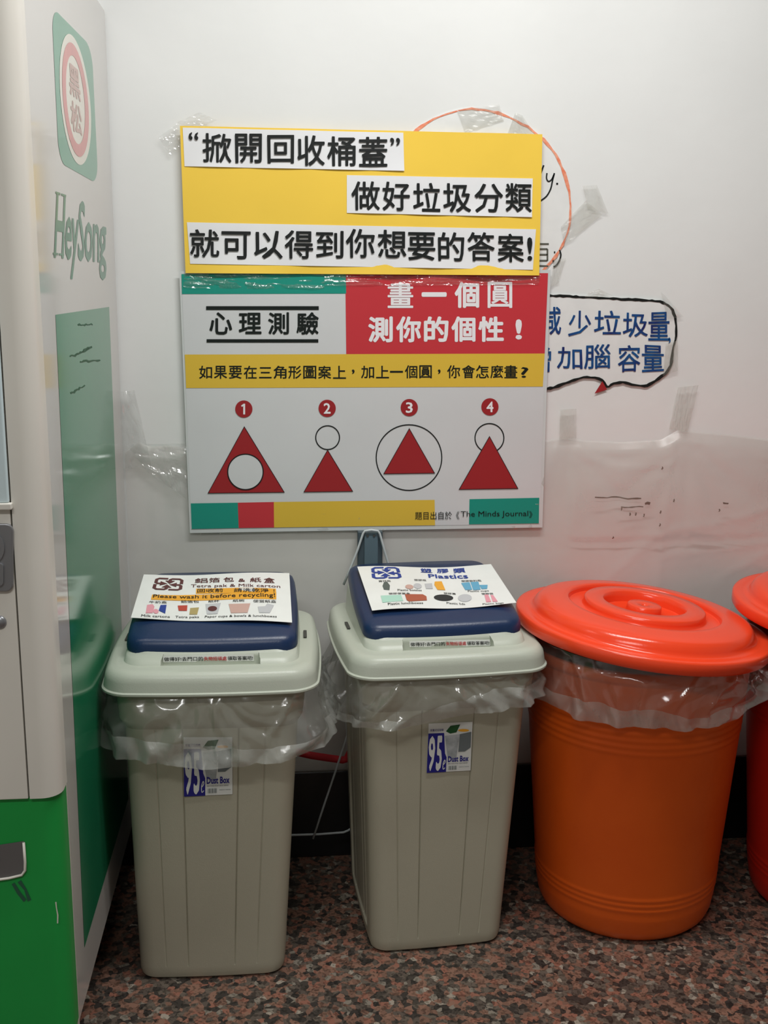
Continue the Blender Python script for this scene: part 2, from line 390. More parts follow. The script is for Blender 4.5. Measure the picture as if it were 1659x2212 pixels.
def sheet_base(x, z):
    h = .006
    h += .006*max(0, sin(x*6.0+z*2.2))*max(0, 1-abs(z-.95)*2.4)
    h += .006*abs(noise.noise(Vector((x*3, z*3, 1.3)))) + .003*noise.noise(Vector((x*11, z*9, 4)))
    for cx, cz in ((.30+.38, 1.02), (.98, 1.03), (-.29, 1.0)):      # folds fan out from the tape points
        dx, dz = x-cx, z-cz; r = sqrt(dx*dx+dz*dz)
        if r > .01 and not (-.21 < x < .65 and z > .8): h += .006*abs(sin(atan2(dx, -dz)*7))*math.exp(-r*3.0)*min(1, r*8)
    if -.26 < x < .70 and z > .76: h = min(h, .0065)
    if z < .80: h = min(h, .008)
    return h
V = []; Fc = []; NX, NZ = 330, 110
xs0, xs1 = WALL(272, 1000).x, 2.2
for i in range(NX+1):
    x = xs0+(xs1-xs0)*i/NX
    px = CX + F*((Vector((x, 0, 1.0))-CAM).dot(rt))/((Vector((x, 0, 1.0))-CAM).dot(fw))
    zt = WALL(px, sheet_top(px)).z
    for j in range(NZ+1):
        z = zt+(ZB-.02+.01*sin(x*9)-zt)*j/NZ
        t = min(1, j/3.0); V.append((x, -.002-sheet_wave(x, z)*t, z))
for i in range(NX):
    for j in range(NZ):
        a = i*(NZ+1)+j; Fc.append((a, a+1, a+NZ+2, a+NZ+1))
tag(obj('plastic_sheet', V, Fc, M['sheet'], smooth=True), 'greyish translucent plastic sheet taped over the lower wall behind the bins', 'plastic sheet')

# ------------------------------------------------------------------ round handmade notice (crayon ring)
def ring_pts(n=90):
    out = []
    for i in range(n):
        a = 2*pi*i/n; r = 1+.008*sin(3*a+1)+.005*sin(7*a)
        out.append((1026+208*r*cos(a), 444+209*r*sin(a)))
    return out
cn = thing('round_notice', 'round white paper notice with an orange crayon rim, half hidden behind the yellow sign', 'paper notice', WALL(1026, 650))
rp = ring_pts()
c0 = obj('paper', [WALL(1026, 444, .0015)]+[WALL(x, y, .0015) for x, y in rp], [(0, i+1, (i+1) % 90+1) for i in range(90)], M['hpaper'], cn, world=True)
thicken(c0, WALL, .0008)
flat('crayon_rim', ribbon_polys([(1026+(x-1026)*.985, 444+(y-444)*.985) for x, y in rp], 5.5, True, .6), WALL, .0022, M['crayon_orange'], cn, label='orange crayon rim line')
hand = []
for st, wd in (([(1174, 357), (1170, 368), (1166, 380)], 3.5), ([(1181, 374), (1180, 385), (1184, 392), (1191, 388), (1196, 377)], 3), ([(1197, 374), (1193, 390), (1189, 408), (1180, 424), (1167, 434)], 3.2),
               ([(1201, 397), (1205, 397)], 4), ([(1196, 545), (1199, 545)], 4), ([(1193, 564), (1196, 564)], 4), ([(1208, 540), (1211, 550), (1208, 562), (1202, 572), (1195, 577)], 3.2)):
    hand += ribbon_polys(smoothline(st, 3), wd)
flat('lettering', hand, WALL, .0024, M['ink'], cn)
g = []
for st in ([(1163, 527), (1185, 527)], [(1164, 538), (1182, 538)], [(1182, 538), (1182, 563)], [(1164, 550), (1182, 550)], [(1164, 563), (1182, 563)], [(1161, 574), (1184, 575)]):
    g += ribbon_polys(st, 3.6)
flat('lettering', g, WALL, .0024, M['grey_ink'], cn, label='grey handwritten character')

# ------------------------------------------------------------------ speech bubble notice
bb_ = smoothline([(1120, 634), (1185, 636), (1250, 639), (1300, 641), (1350, 644), (1415, 648), (1438, 654), (1453, 668), (1460, 692), (1461, 725), (1455, 750), (1452, 775), (1447, 797), (1430, 814), (1408, 829), (1392, 836), (1365, 832), (1345, 828), (1325, 831), (1310, 838), (1300, 823), (1275, 817), (1250, 819), (1215, 832), (1180, 842), (1120, 850)], 3, True)
sb = thing('speech_bubble_notice', 'white paper speech bubble with black crayon outline and blue handwriting right of the poster', 'paper notice', WALL(1290, 850))
p = obj('paper', [WALL(x, y, .003) for x, y in bb_], [tuple(range(len(bb_)))], M['hpaper'], sb, world=True)
thicken(p, WALL, .0012)
ol = [(1290+(x-1290)*.988, 740+(y-740)*.975) for x, y in bb_]
flat('crayon_outline', ribbon_polys(densify(ol, 6), 5.5, True, .45), WALL, .0038, M['crayon_black'], sb, label='black crayon outline')
flat('tail_tip', [[(1300, 823), (1310, 841), (1283, 850)]], WALL, .0042, M['dred'], sb, label='red paper tip')
L1 = [('減', rect(1160, 664, 1212, 723)), ('少', rect(1227, 671, 1276, 727)), ('垃', rect(1282, 671, 1339, 723)), ('圾', rect(1345, 675, 1397, 728)), ('量', rect(1398, 675, 1445, 734)), (',', rect(1441, 730, 1448, 741))]
L2 = [('增', rect(1140, 750, 1190, 802)), ('加', rect(1203, 750, 1257, 797)), ('腦', rect(1261, 744, 1318, 797)), ('容', rect(1332, 745, 1382, 803)), ('量', rect(1385, 746, 1433, 802))]
for LL in (L1, L2):
    it = [(c, [(x+random.uniform(-1.5, 1.5), y+random.uniform(-2, 2)) for x, y in q]) for c, q in LL]
    text('lettering', None, None, WALL, .0044, M['blue_pen'], sb, bold=.008, items=it)

# ------------------------------------------------------------------ the big poster
po = thing('quiz_poster', 'laminated quiz poster with red triangles and circles below the yellow sign', 'poster', WALL(788, 1147))
sheet('laminate', [(388, 586), (1187, 583), (1169, 1137), (411, 1149)], POST, 0, M['lam'], po, 40, 28, .0015, label='clear laminate margin')
sheet('print_sheet', [(393, 592), (1181, 590), (1163, 1129), (414, 1140)], POST, .0006, M['poster'], po, 40, 28, 0)
O1 = .0012; O2 = .0017; O3 = .0022
def pq(n, q, m, lab=None): return sheet(n, q, POST, O1, m, po, 20, 4, 0, label=lab)
pq('print_band', [(393, 592), (746, 591), (747, 634), (394, 635)], M['teal'], 'teal band')
pq('print_band', [(745, 591), (1181, 590), (1174, 763), (747, 764)], M['red'], 'red title block')
pq('print_band', [(400, 765), (1174, 763), (1170, 834), (403, 837)], M['pyellow'], 'yellow question band')
pq('print_band', [(413, 1085), (514, 1083.5), (516, 1138), (415, 1140)], M['teal'], 'teal footer block')
pq('print_band', [(514, 1083.5), (591.5, 1082), (592, 1137), (516, 1138)], M['red'], 'red footer block')
pq('print_band', [(591.5, 1082), (937, 1077.5), (938, 1132), (592, 1137)], M['pyellow'], 'yellow footer block')
pq('print_band', [(1012, 1076), (1162, 1073), (1161, 1128), (1011, 1130)], M['teal'], 'teal footer block at the right')
flat('title_rule', [densify(rect(446, 661, 688, 669), 30)], POST, O2, M['pink'], po)
flat('title_rule', [densify(rect(447, 732, 687, 739), 30)], POST, O2, M['pink'], po)
text('lettering', None, None, POST, O2, M['pink'], po, bold=.022, items=[('心', rect(453, 674, 502, 722)), ('理', rect(516, 675, 565, 721)), ('測', rect(579, 674, 624, 722)), ('驗', rect(640, 674, 688, 722))])
for _b, _it in ((.016, lambda c: c in '畫圓'), (.032, lambda c: c not in '畫圓')): text('lettering', None, None, POST, O2, M['pwhite'], po, bold=_b, label='white title lettering',
     items=[q_ for q_ in [('畫', rect(836, 609, 891, 665)), ('一', rect(909, 631, 963, 641)), ('個', rect(980, 609, 1033, 665)), ('圓', rect(1051, 609, 1104, 665)),
            ('測', rect(794, 683, 847, 739)), ('你', rect(854, 683, 908, 739)), ('的', rect(914, 683, 967, 738)), ('個', rect(973, 683, 1025, 738)), ('性', rect(1031, 683, 1086, 738)), ('!', rect(1111, 689, 1125, 733))] if _it(q_[0])])
qs = '如果要在三角形圖案上'; X = [431+i*31.95 for i in range(10)]
it = [(c, rect(x+(1 if c in '三' else 0), 789+(3 if c == '三' else 0), x+28, 817-(1 if c == '三' else 0))) for c, x in zip(qs, X)]
it += [(',', rect(759, 797, 765, 807))]
def yq(x): return 789-(x-430)*.002
for c, x in zip('加上', (779, 811)): it.append((c, rect(x, 789, x+28, 816)))
it.append(('一', rect(841, 800, 869, 804)))
for c, x in zip('個圓', (873, 904)): it.append((c, rect(x, 788, x+27, 816)))
it.append((',', rect(944, 797, 950, 807)))
for c, x in zip('你會怎麼畫', (964, 996, 1026, 1057, 1087)): it.append((c, rect(x, 788, x+28, 816)))
it.append(('?', rect(1123, 792, 1139, 815)))
text('lettering', None, None, POST, O2, M['pink'], po, bold=.012, items=it)
for n_, (cx, cy) in zip('1234', ((527, 882), (706, 880.5), (882.5, 879), (1056, 877.5))):
    flat('number_badge', [circ(cx, cy, 18.5)], POST, O2, M['dred'], po, label='dark red badge with numeral')
    wd = 5.5 if n_ == '1' else 7.5
    if n_ == '1':
        flat('lettering', [ribbon_polys([(cx-5, cy-6), (cx+.5, cy-10)], 3.4)[0], [(cx-1.2, cy-11.5), (cx+2.8, cy-11.5), (cx+2.8, cy+11.5), (cx-1.2, cy+11.5)]], POST, O3, M['pwhite'], po, label='white numeral'); continue
    text('lettering', n_, rect(cx-wd, cy-11.5, cx+wd, cy+11.5), POST, O3, M['pwhite'], po, bold=.02, label='white numeral')
def tri(a, b, c, circle, front):
    cx, cy, r = circle
    T = flat('triangle', [[a, b, c]], POST, O2, M['dred'], po, label='dark red triangle')
    ed = flat('outline', ribbon_polys([a, b, c], 2.4, True), POST, O3, M['ink'], po)
    if front == 'front':
        flat('circle_fill', [circ(cx, cy, r)], POST, O3+.0002, M['poster'], po)
        flat('outline', ribbon_polys(circ(cx, cy, r, n=64), 2.4, True), POST, O3+.0005, M['ink'], po)
    else:
        flat('outline', ribbon_polys(circ(cx, cy, r, n=64), 2.4, True), POST, O1+.0002, M['ink'], po)
tri((528, 920), (450, 1063), (614, 1061), (530.5, 1017, 38), 'front')
tri((707, 970), (656, 1060.5), (761, 1059), (707, 943.5, 25.5), 'back')
tri((882.5, 924), (827.5, 1021.5), (937, 1020), (882, 986.5, 70.5), 'back')
tri((1055, 941), (989.5, 1055), (1116, 1053), (1055, 944.5, 31), 'back')
text('lettering', None, None, POST, O3, M['pink'], po, bold=0, items=[('題目出自於《', [(895, 1103), (990, 1102), (990, 1119), (895, 1120)]), ('The Minds Journal', [(993, 1102), (1138, 1100.5), (1138, 1115.5), (993, 1117)]), ('》', [(1140, 1101), (1147, 1101), (1147, 1116), (1140, 1116)])])

# ------------------------------------------------------------------ yellow sign
ys = thing('yellow_sign', 'yellow card sign with three pasted white strips of black Chinese lettering', 'sign', WALL(780, 592))
sheet('card', [(390, 274), (1168, 292), (1161, 595), (402, 590)], YSIGN, .004, M['yellow'], ys, 48, 18, .0008, fn=lambda u, v: .004*max(0, v-.9)*10*abs(sin(u*9)))
q1 = [(396, 278), (869, 289), (871, 371), (400, 361)]; q2 = [(748, 380), (1147, 387), (1145, 470), (748, 461)]; q3 = [(405, 481), (1154, 496), (1147, 583), (412, 570)]
rl = lambda k: (lambda u, v: .0018*max(0, v-.75)*4*abs(sin(u*k)))
for q in (q1, q2, q3): sheet('paper_strip', q, YSIGN, .0052, M['white'], ys, 40, 6, .0004, fn=rl(11))
def sk(x, y0, y1, sl=.022, x1=None):   # upright glyph box sheared along the strip's slope
    x1 = x1; return [(x, y0), (x1, y0+(x1-x)*sl), (x1-.5, y1+(x1-x)*sl), (x+1, y1)]
OT = .0075
text('lettering', None, None, YSIGN, OT, M['ink'], ys, bold=.014, items=[
    ('“', sk(408, 288, 305, .02, 430)), ('掀', sk(438, 290, 353, .02, 501)), ('開', sk(508, 291, 354, .0, 566)), ('回', sk(577, 294, 355, .0, 635)),
    ('收', sk(641, 295, 360, 0, 701)), ('桶', sk(705, 297, 361, 0, 767)), ('蓋', sk(773, 298, 362, 0, 835)), ('”', sk(840, 300, 317, .02, 862))])
text('lettering', None, None, YSIGN, OT, M['ink'], ys, bold=.014, items=[
    (c, sk(x, y, y+62, .01, x+d)) for c, x, y, d in (('做', 757, 393, 62), ('好', 823, 394, 60), ('垃', 889, 396, 60), ('圾', 954, 397, 61), ('分', 1021, 398, 62), ('類', 1087, 397, 58))])
text('lettering', None, None, YSIGN, OT, M['ink'], ys, bold=.014, items=[
    (c, sk(x, y, y+h, .012, x+d)) for c, x, y, d, h in (('就', 411, 496, 64, 60), ('可', 479, 500, 63, 60), ('以', 548, 499, 63, 60), ('得', 614, 498, 62, 61), ('到', 681, 499, 60, 59), ('你', 745, 495, 63, 62),
        ('想', 813, 497, 63, 60), ('要', 878, 502, 60, 60), ('的', 943, 502, 57, 62), ('答', 1006, 502, 59, 62), ('案', 1070, 505, 58, 61), ('!', 1134, 513, 12, 50))])

# ------------------------------------------------------------------ bits of tape
def crinkle(seed, amp=.0022):
    return lambda u, v: amp*abs(noise.noise(Vector((u*5+seed, v*4, seed*1.7))))*2
def tape(q, label, off, seed, plane=WALL, m='tape', amp=.0022, nx=14, ny=10):
    o = sheet('adhesive_tape', q, plane, off, M[m], None, nx, ny, 0, fn=crinkle(seed, amp), smooth=False)
    return tag(o, label, 'tape', 'bits of adhesive tape on the wall')
tape([(343, 298), (384, 268), (408, 300), (368, 337)], 'clear tape scrap sticking out left of the yellow sign', .009, 1)
tape([(384, 266), (432, 244), (470, 262), (398, 292)], 'crumpled clear tape on the top left corner of the yellow sign', .011, 2, amp=.005)
tape([(986, 238), (1078, 226), (1088, 262), (1004, 287)], 'pale tape across the top of the crayon ring', .003, 3, m='oldtape')
tape([(1112, 244), (1128, 250), (1160, 302), (1096, 288)], 'small tape scrap on the upper right of the crayon ring', .003, 4, m='oldtape')
tape([(1210, 490), (1264, 434), (1300, 464), (1218, 532)], 'wide tape strip leaving the crayon ring to the right', .003, 5, m='oldtape')
tape([(1257, 402), (1288, 400), (1313, 462), (1268, 452)], 'short tape piece at the far end of the wide strip', .005, 6, m='oldtape')
tape([(1195, 560), (1222, 558), (1205, 612), (1190, 620)], 'tape scrap at the lower right of the crayon ring', .003, 7, m='oldtape')
tape([(1270, 632), (1292, 624), (1325, 640), (1262, 642)], 'small tape tab on top of the speech bubble', .0055, 8, m='oldtape')
tape([(1425, 630), (1436, 640), (1474, 684), (1440, 690)], 'clear tape on the upper right corner of the speech bubble', .006, 9)
tape([(1436, 742), (1462, 735), (1462, 800), (1430, 812)], 'yellowed tape on the lower right edge of the speech bubble', .006, 10, m='oldtape')
tape([(1461, 836), (1506, 831), (1482, 932), (1442, 926)], 'long yellowed tape strip holding the top of the plastic sheet', .008, 11, m='oldtape', amp=.004)
tape([(1208, 884), (1243, 882), (1243, 946), (1206, 948)], 'faint tape square beside the lower right of the poster', .008, 12, m='oldtape', amp=.0012)
tape([(400, 584), (700, 590), (700, 625), (396, 622)], 'clear tape along the seam over the teal band', .0125, 13, m='tape', amp=.005, nx=30)
tape([(700, 588), (1165, 592), (1160, 615), (700, 618)], 'clear tape along the seam over the red title block', .0125, 14, m='tape', amp=.005, nx=40)
tape([(414, 1112), (520, 1111), (522, 1150), (412, 1152)], 'clear tape on the lower left corner of the poster', .0075, 15, amp=.003)
tape([(640, 1108), (830, 1106), (832, 1148), (642, 1150)], 'crinkled clear tape on the bottom edge of the poster', .0075, 16, amp=.005, nx=24)
tape([(1090, 1085), (1165, 1080), (1168, 1140), (1085, 1142)], 'clear tape on the lower right corner of the poster', .0075, 17, amp=.004)
# the loose clear film between the machine and the poster
cf = sheet('clear_film', [(262, 845), (292, 842), (330, 1010), (268, 1010)], WALL, .010, M['clearsheet'], None, 12, 24, 0, fn=crinkle(21, .006), smooth=False)
tag(cf, 'limp clear plastic film hanging on the wall beside the machine', 'plastic film')
cf = sheet('clear_film', [(275, 958), (404, 955), (406, 1075), (322, 1020)], WALL, .012, M['clearsheet'], None, 26, 16, 0, smooth=False,
           fn=lambda u, v: .010*abs(sin(v*9+u*2.2+noise.noise(Vector((u*3, v*3, 5)))*2))*(.3+.7*u))
tag(cf, 'gathered clear plastic folds reaching from the film to the poster', 'plastic film')

# ------------------------------------------------------------------ vending machine
MX, MY0, MY1, MZ0, MZ1 = -.3416, -.812, -.006, .151, 1.947
k_ = .0083
vm = thing('vending_machine', 'white and green drinks vending machine standing at the left wall', 'vending machine', (-.85, -.42, 0))
SIDE = Plane((MX, -.810, 0), (1, -k_, 0))
def mx(y): return MX+k_*(y+.810)
V = [(-1.35, MY0, MZ0), (mx(MY0), MY0, MZ0), (mx(MY1), MY1, MZ0), (-1.35, MY1, MZ0), (-1.35, MY0, MZ1), (mx(MY0), MY0, MZ1), (mx(MY1), MY1, MZ1), (-1.35, MY1, MZ1)]
bm = bmesh.new(); vs = [bm.verts.new(v) for v in V]
for f in ((0, 3, 2, 1), (4, 5, 6, 7), (0, 1, 5, 4), (1, 2, 6, 5), (2, 3, 7, 6), (3, 0, 4, 7)): bm.faces.new([vs[i] for i in f])
finish('cabinet', bm, M['mside'], vm, bevel=.003, world=True)
box('front_lip', mx(MY0)-.012, mx(MY0)+.0015, MY0-.006, MY0+.002, MZ0, MZ1, M['mwhite'], vm, bevel=.001, world=True)
box('gap_shade', -1.33, -.40, MY0+.06, MY1-.03, 0, MZ0, M['black'], vm, world=True, label='black block standing in for the shade under the machine')  # black block added to stand in for the shaded gap under the cabinet
for x in (-1.28, -.40):
    for y in (-.76, -.09):
        bm = bmesh.new(); bmesh.ops.create_cone(bm, cap_ends=True, segments=20, radius1=.028, radius2=.02, depth=MZ0, matrix=Matrix.Translation((x, y, MZ0/2)))
        finish('foot', bm, M['steel'], vm, smooth=False, world=True)
sheet('side_panel', [(119.5, 680), (235.4, 663), (277, 1725), (182, 2047)], SIDE, .0004, M['mgreen_side'], vm, 4, 8, 0, label='green side panel')
LQ = [(111, 14), (198, 102), (212, 398), (127, 350)]
def rr_uv(n=10, r=.16):
    out = []
    for cx, cy, a in ((1-r, r, -pi/2), (1-r, 1-r, 0), (r, 1-r, pi/2), (r, r, pi)):
        for i in range(n+1): out.append((cx+r*cos(a+pi/2*i/n), cy+r*sin(a+pi/2*i/n)))
    return [bil(LQ, u, v) for u, v in out]
def el_uv(ru, rv, cu=.50, cv=.50): return [bil(LQ, cu+ru*cos(2*pi*i/48), cv+rv*sin(2*pi*i/48)) for i in range(48)]
flat('emblem', [rr_uv()], SIDE, .0004, M['logo_green'], vm, label='faded green rounded emblem plate')
flat('emblem_oval', [el_uv(.39, .44)], SIDE, .0007, M['logo_cream'], vm)
ro, ri = el_uv(.33, .385), el_uv(.235, .30)
flat('emblem_ring', [[ro[i], ro[(i+1) % 48], ri[(i+1) % 48], ri[i]] for i in range(48)], SIDE, .0010, M['logo_red'], vm)
text('lettering', None, None, SIDE, .0010, M['logo_brown'], vm, bold=.03, items=[('黑', [bil(LQ, u, v) for u, v in ((.36, .27), (.64, .27), (.64, .49), (.36, .49))]), ('松', [bil(LQ, u, v) for u, v in ((.36, .52), (.64, .52), (.64, .73), (.36, .73))])])
WQ = [(122, 414), (229, 452), (230, 606), (114, 602)]
text('lettering', 'HeySong', WQ, SIDE, .0004, M['word_green'], vm, bold=.018, spacing=.92, label='green word on the side')
hs = []
for u in (.0, .115):
    for v0, v1 in ((0, .025), (.70, .725)): hs.append([bil(WQ, u-.02, v0), bil(WQ, u+.075, v0), bil(WQ, u+.075, v1), bil(WQ, u-.02, v1)])
for h_ in hs: flat('lettering', [h_], SIDE, .00055, M['word_green'], vm)
sc_ = []
for a, b in (((150, 772), (198, 750)), ((165, 765), (190, 752)), ((172, 782), (215, 778)), ((152, 850), (184, 832)), ((168, 702), (200, 700))):
    n = 9; sc_ += ribbon_polys([(a[0]+(b[0]-a[0])*i/n+random.uniform(-1, 1), a[1]+(b[1]-a[1])*i/n+random.uniform(-2, 2)) for i in range(n+1)], 3.5, jit=.7)
flat('scuff', sc_, SIDE, .0007, M['scuff'], vm, label='dark scuff marks')
# front door
DY = -.877
FP = Plane((0, DY, 0), (0, -1, 0))
xr = FP(84, 889).x; xs_ = FP(36, 1300).x; zg = FP(60, 1726).z
def door_prof(x0, x1, r, z0, z1, m, name, dy=0, lab=None):
    pts = [(x0, DY+dy), (x1-r, DY+dy)] + [(x1-r+r*sin(a), DY+dy+r-r*cos(a)) for a in [pi/2*i/8 for i in range(1, 9)]] + [(x1, MY0-.008), (x0, MY0-.008)]
    n = len(pts); V = [(x, y, z) for z in (z0, z1) for x, y in pts]
    Fc = [tuple(range(n))[::-1], tuple(range(n, 2*n))] + [(i, (i+1) % n, n+(i+1) % n, n+i) for i in range(n)]
    return autosmooth(obj(name, V, Fc, m, vm, world=True, label=lab), 30)
door_prof(xs_+.0012, xr, .03, zg, MZ1-.01, M['mwhite'], 'door_edge')
box('door_leaf', -1.34, xs_-.0012, DY, MY0-.008, zg, MZ1-.01, M['mwhite'], vm, bevel=.0015, world=True)
door_prof(-1.34, xr-.002, .03, MZ0+.02, zg-.0015, M['mgreen'], 'lower_door', .008, 'green lower door')
FP2 = Plane((0, DY+.008, 0), (0, -1, 0))
# window, lock plate, bolt, coin return
x1w = FP(21, 1080).x; zw0 = FP(20, 1085).z
dw = box('display_window', -1.2, x1w, DY-.006, DY+.002, zw0, 1.62, M['glass'], vm, bevel=.003, world=True, label='pale glass display window')
box('window_frame', -1.2, x1w+.004, DY-.010, DY+.001, zw0-.010, zw0, M['mwhite'], vm, bevel=.002, world=True)
def rrp(plane, x0, y0, x1, y1, r, n=6):
    out = []
    for cx, cy, a in ((x1-r, y0+r, -pi/2), (x1-r, y1-r, 0), (x0+r, y1-r, pi/2), (x0+r, y0+r, pi)):
        for i in range(n+1): out.append((cx+r*cos(a+pi/2*i/n), cy+r*sin(a+pi/2*i/n)))
    return out
lp = flat('lock_plate', [rrp(FP, -60, 1130, 30, 1276, 16)], FP, .006, M['metal'], vm, label='grey metal lock plate')
thicken(lp, FP, .006); b = lp.modifiers.new('bevel', 'BEVEL'); b.width = .0015; b.segments = 2
lp = flat('lock_ring', [circ(-12, 1182, 24, 32, 36)], FP, .009, M['metal'], vm); thicken(lp, FP, .003)
lp = flat('lock_slot', [rrp(FP, -20, 1176, 3, 1190, 5)], FP, .0095, M['dark'], vm)
lp = flat('lock_handle', [rrp(FP, -28, 1214, 10, 1262, 8)], FP, .010, M['metal'], vm); thicken(lp, FP, .004)
bc = FP(-1, 1344)
bm = bmesh.new(); bmesh.ops.create_uvsphere(bm, u_segments=20, v_segments=12, radius=.0105, matrix=Matrix.Translation(bc) @ Matrix.Diagonal((1, .6, 1, 1)))
finish('bolt', bm, M['metal'], vm, smooth=True, world=True, label='round metal bolt head')
flat('return_slot', [[(-60, 1822), (0, 1824), (52, 1816), (55, 1876), (50, 1886), (0, 1897), (-60, 1903)]], FP2, .0012, M['recess'], vm, label='grey coin return recess')
sl = [FP2(x, y, .003) for x, y in ((52, 1818), (55, 1860), (55, 1878), (48, 1888), (20, 1895), (-10, 1899), (-60, 1905))]
tube('slot_lip', sl, .0022, M['mwhite'], vm)
flat('scuff', ribbon_polys([(28, 1908), (40, 1928), (55, 1945)], 8, jit=.6) + ribbon_polys([(42, 1903), (54, 1922), (64, 1945)], 6, jit=.6), FP2, .0008, M['scuff'], vm, label='dark scratch under the coin return')
flat('paint_chip', ribbon_polys([(120, 1948), (123, 1962), (124, 1976), (125, 1994)], 3, jit=.7), FP2, .0008, M['logo_cream'], vm, label='chipped paint')

# ------------------------------------------------------------------ loft of rounded rectangles
def ring(a, b, r, S, bul=0.0, off=None, nc=8, z=0.0, cy=0.0, zo=None):
    """closed outline: front side (y=-b) left to right, then right, back, left. off(side, s) pushes the wall outwards"""
    P = []; Z = {}
    for name in 'frbl':
        for s in S:
            o = (off(name, s) if off else 0) + bul*(1-s*s)
            if zo: Z[len(P)] = zo(name, s)
            if name == 'f': P.append((s*(a-r), -b-o))
            elif name == 'r': P.append((a+o, s*(b-r)))
            elif name == 'b': P.append((-s*(a-r), b+o))
            else: P.append((-a-o, -s*(b-r)))
        c = {'f': (a-r, -b+r, -pi/2), 'r': (a-r, b-r, 0), 'b': (-a+r, b-r, pi/2), 'l': (-a+r, -b+r, pi)}[name]
        for i in range(1, nc): P.append((c[0]+r*cos(c[2]+pi/2*i/nc), c[1]+r*sin(c[2]+pi/2*i/nc)))
    return [Vector((x, y+cy, z+Z.get(i, 0))) for i, (x, y) in enumerate(P)]
def loft(name, rings, m, parent, cap0=False, cap1=False, smooth=35, zf=None, label=None):
    n = len(rings[0]); V = [v for r in rings for v in r]
    if zf: V = [zf(v) for v in V]
    Fc = []
    for i in range(len(rings)-1):
        for k in range(n): Fc.append((i*n+k, i*n+(k+1) % n, (i+1)*n+(k+1) % n, (i+1)*n+k))
    if cap0: Fc.append(tuple(range(n))[::-1])
    if cap1: Fc.append(tuple((len(rings)-1)*n+k for k in range(n)))
    return autosmooth(obj(name, V, Fc, m, parent, label=label), smooth)

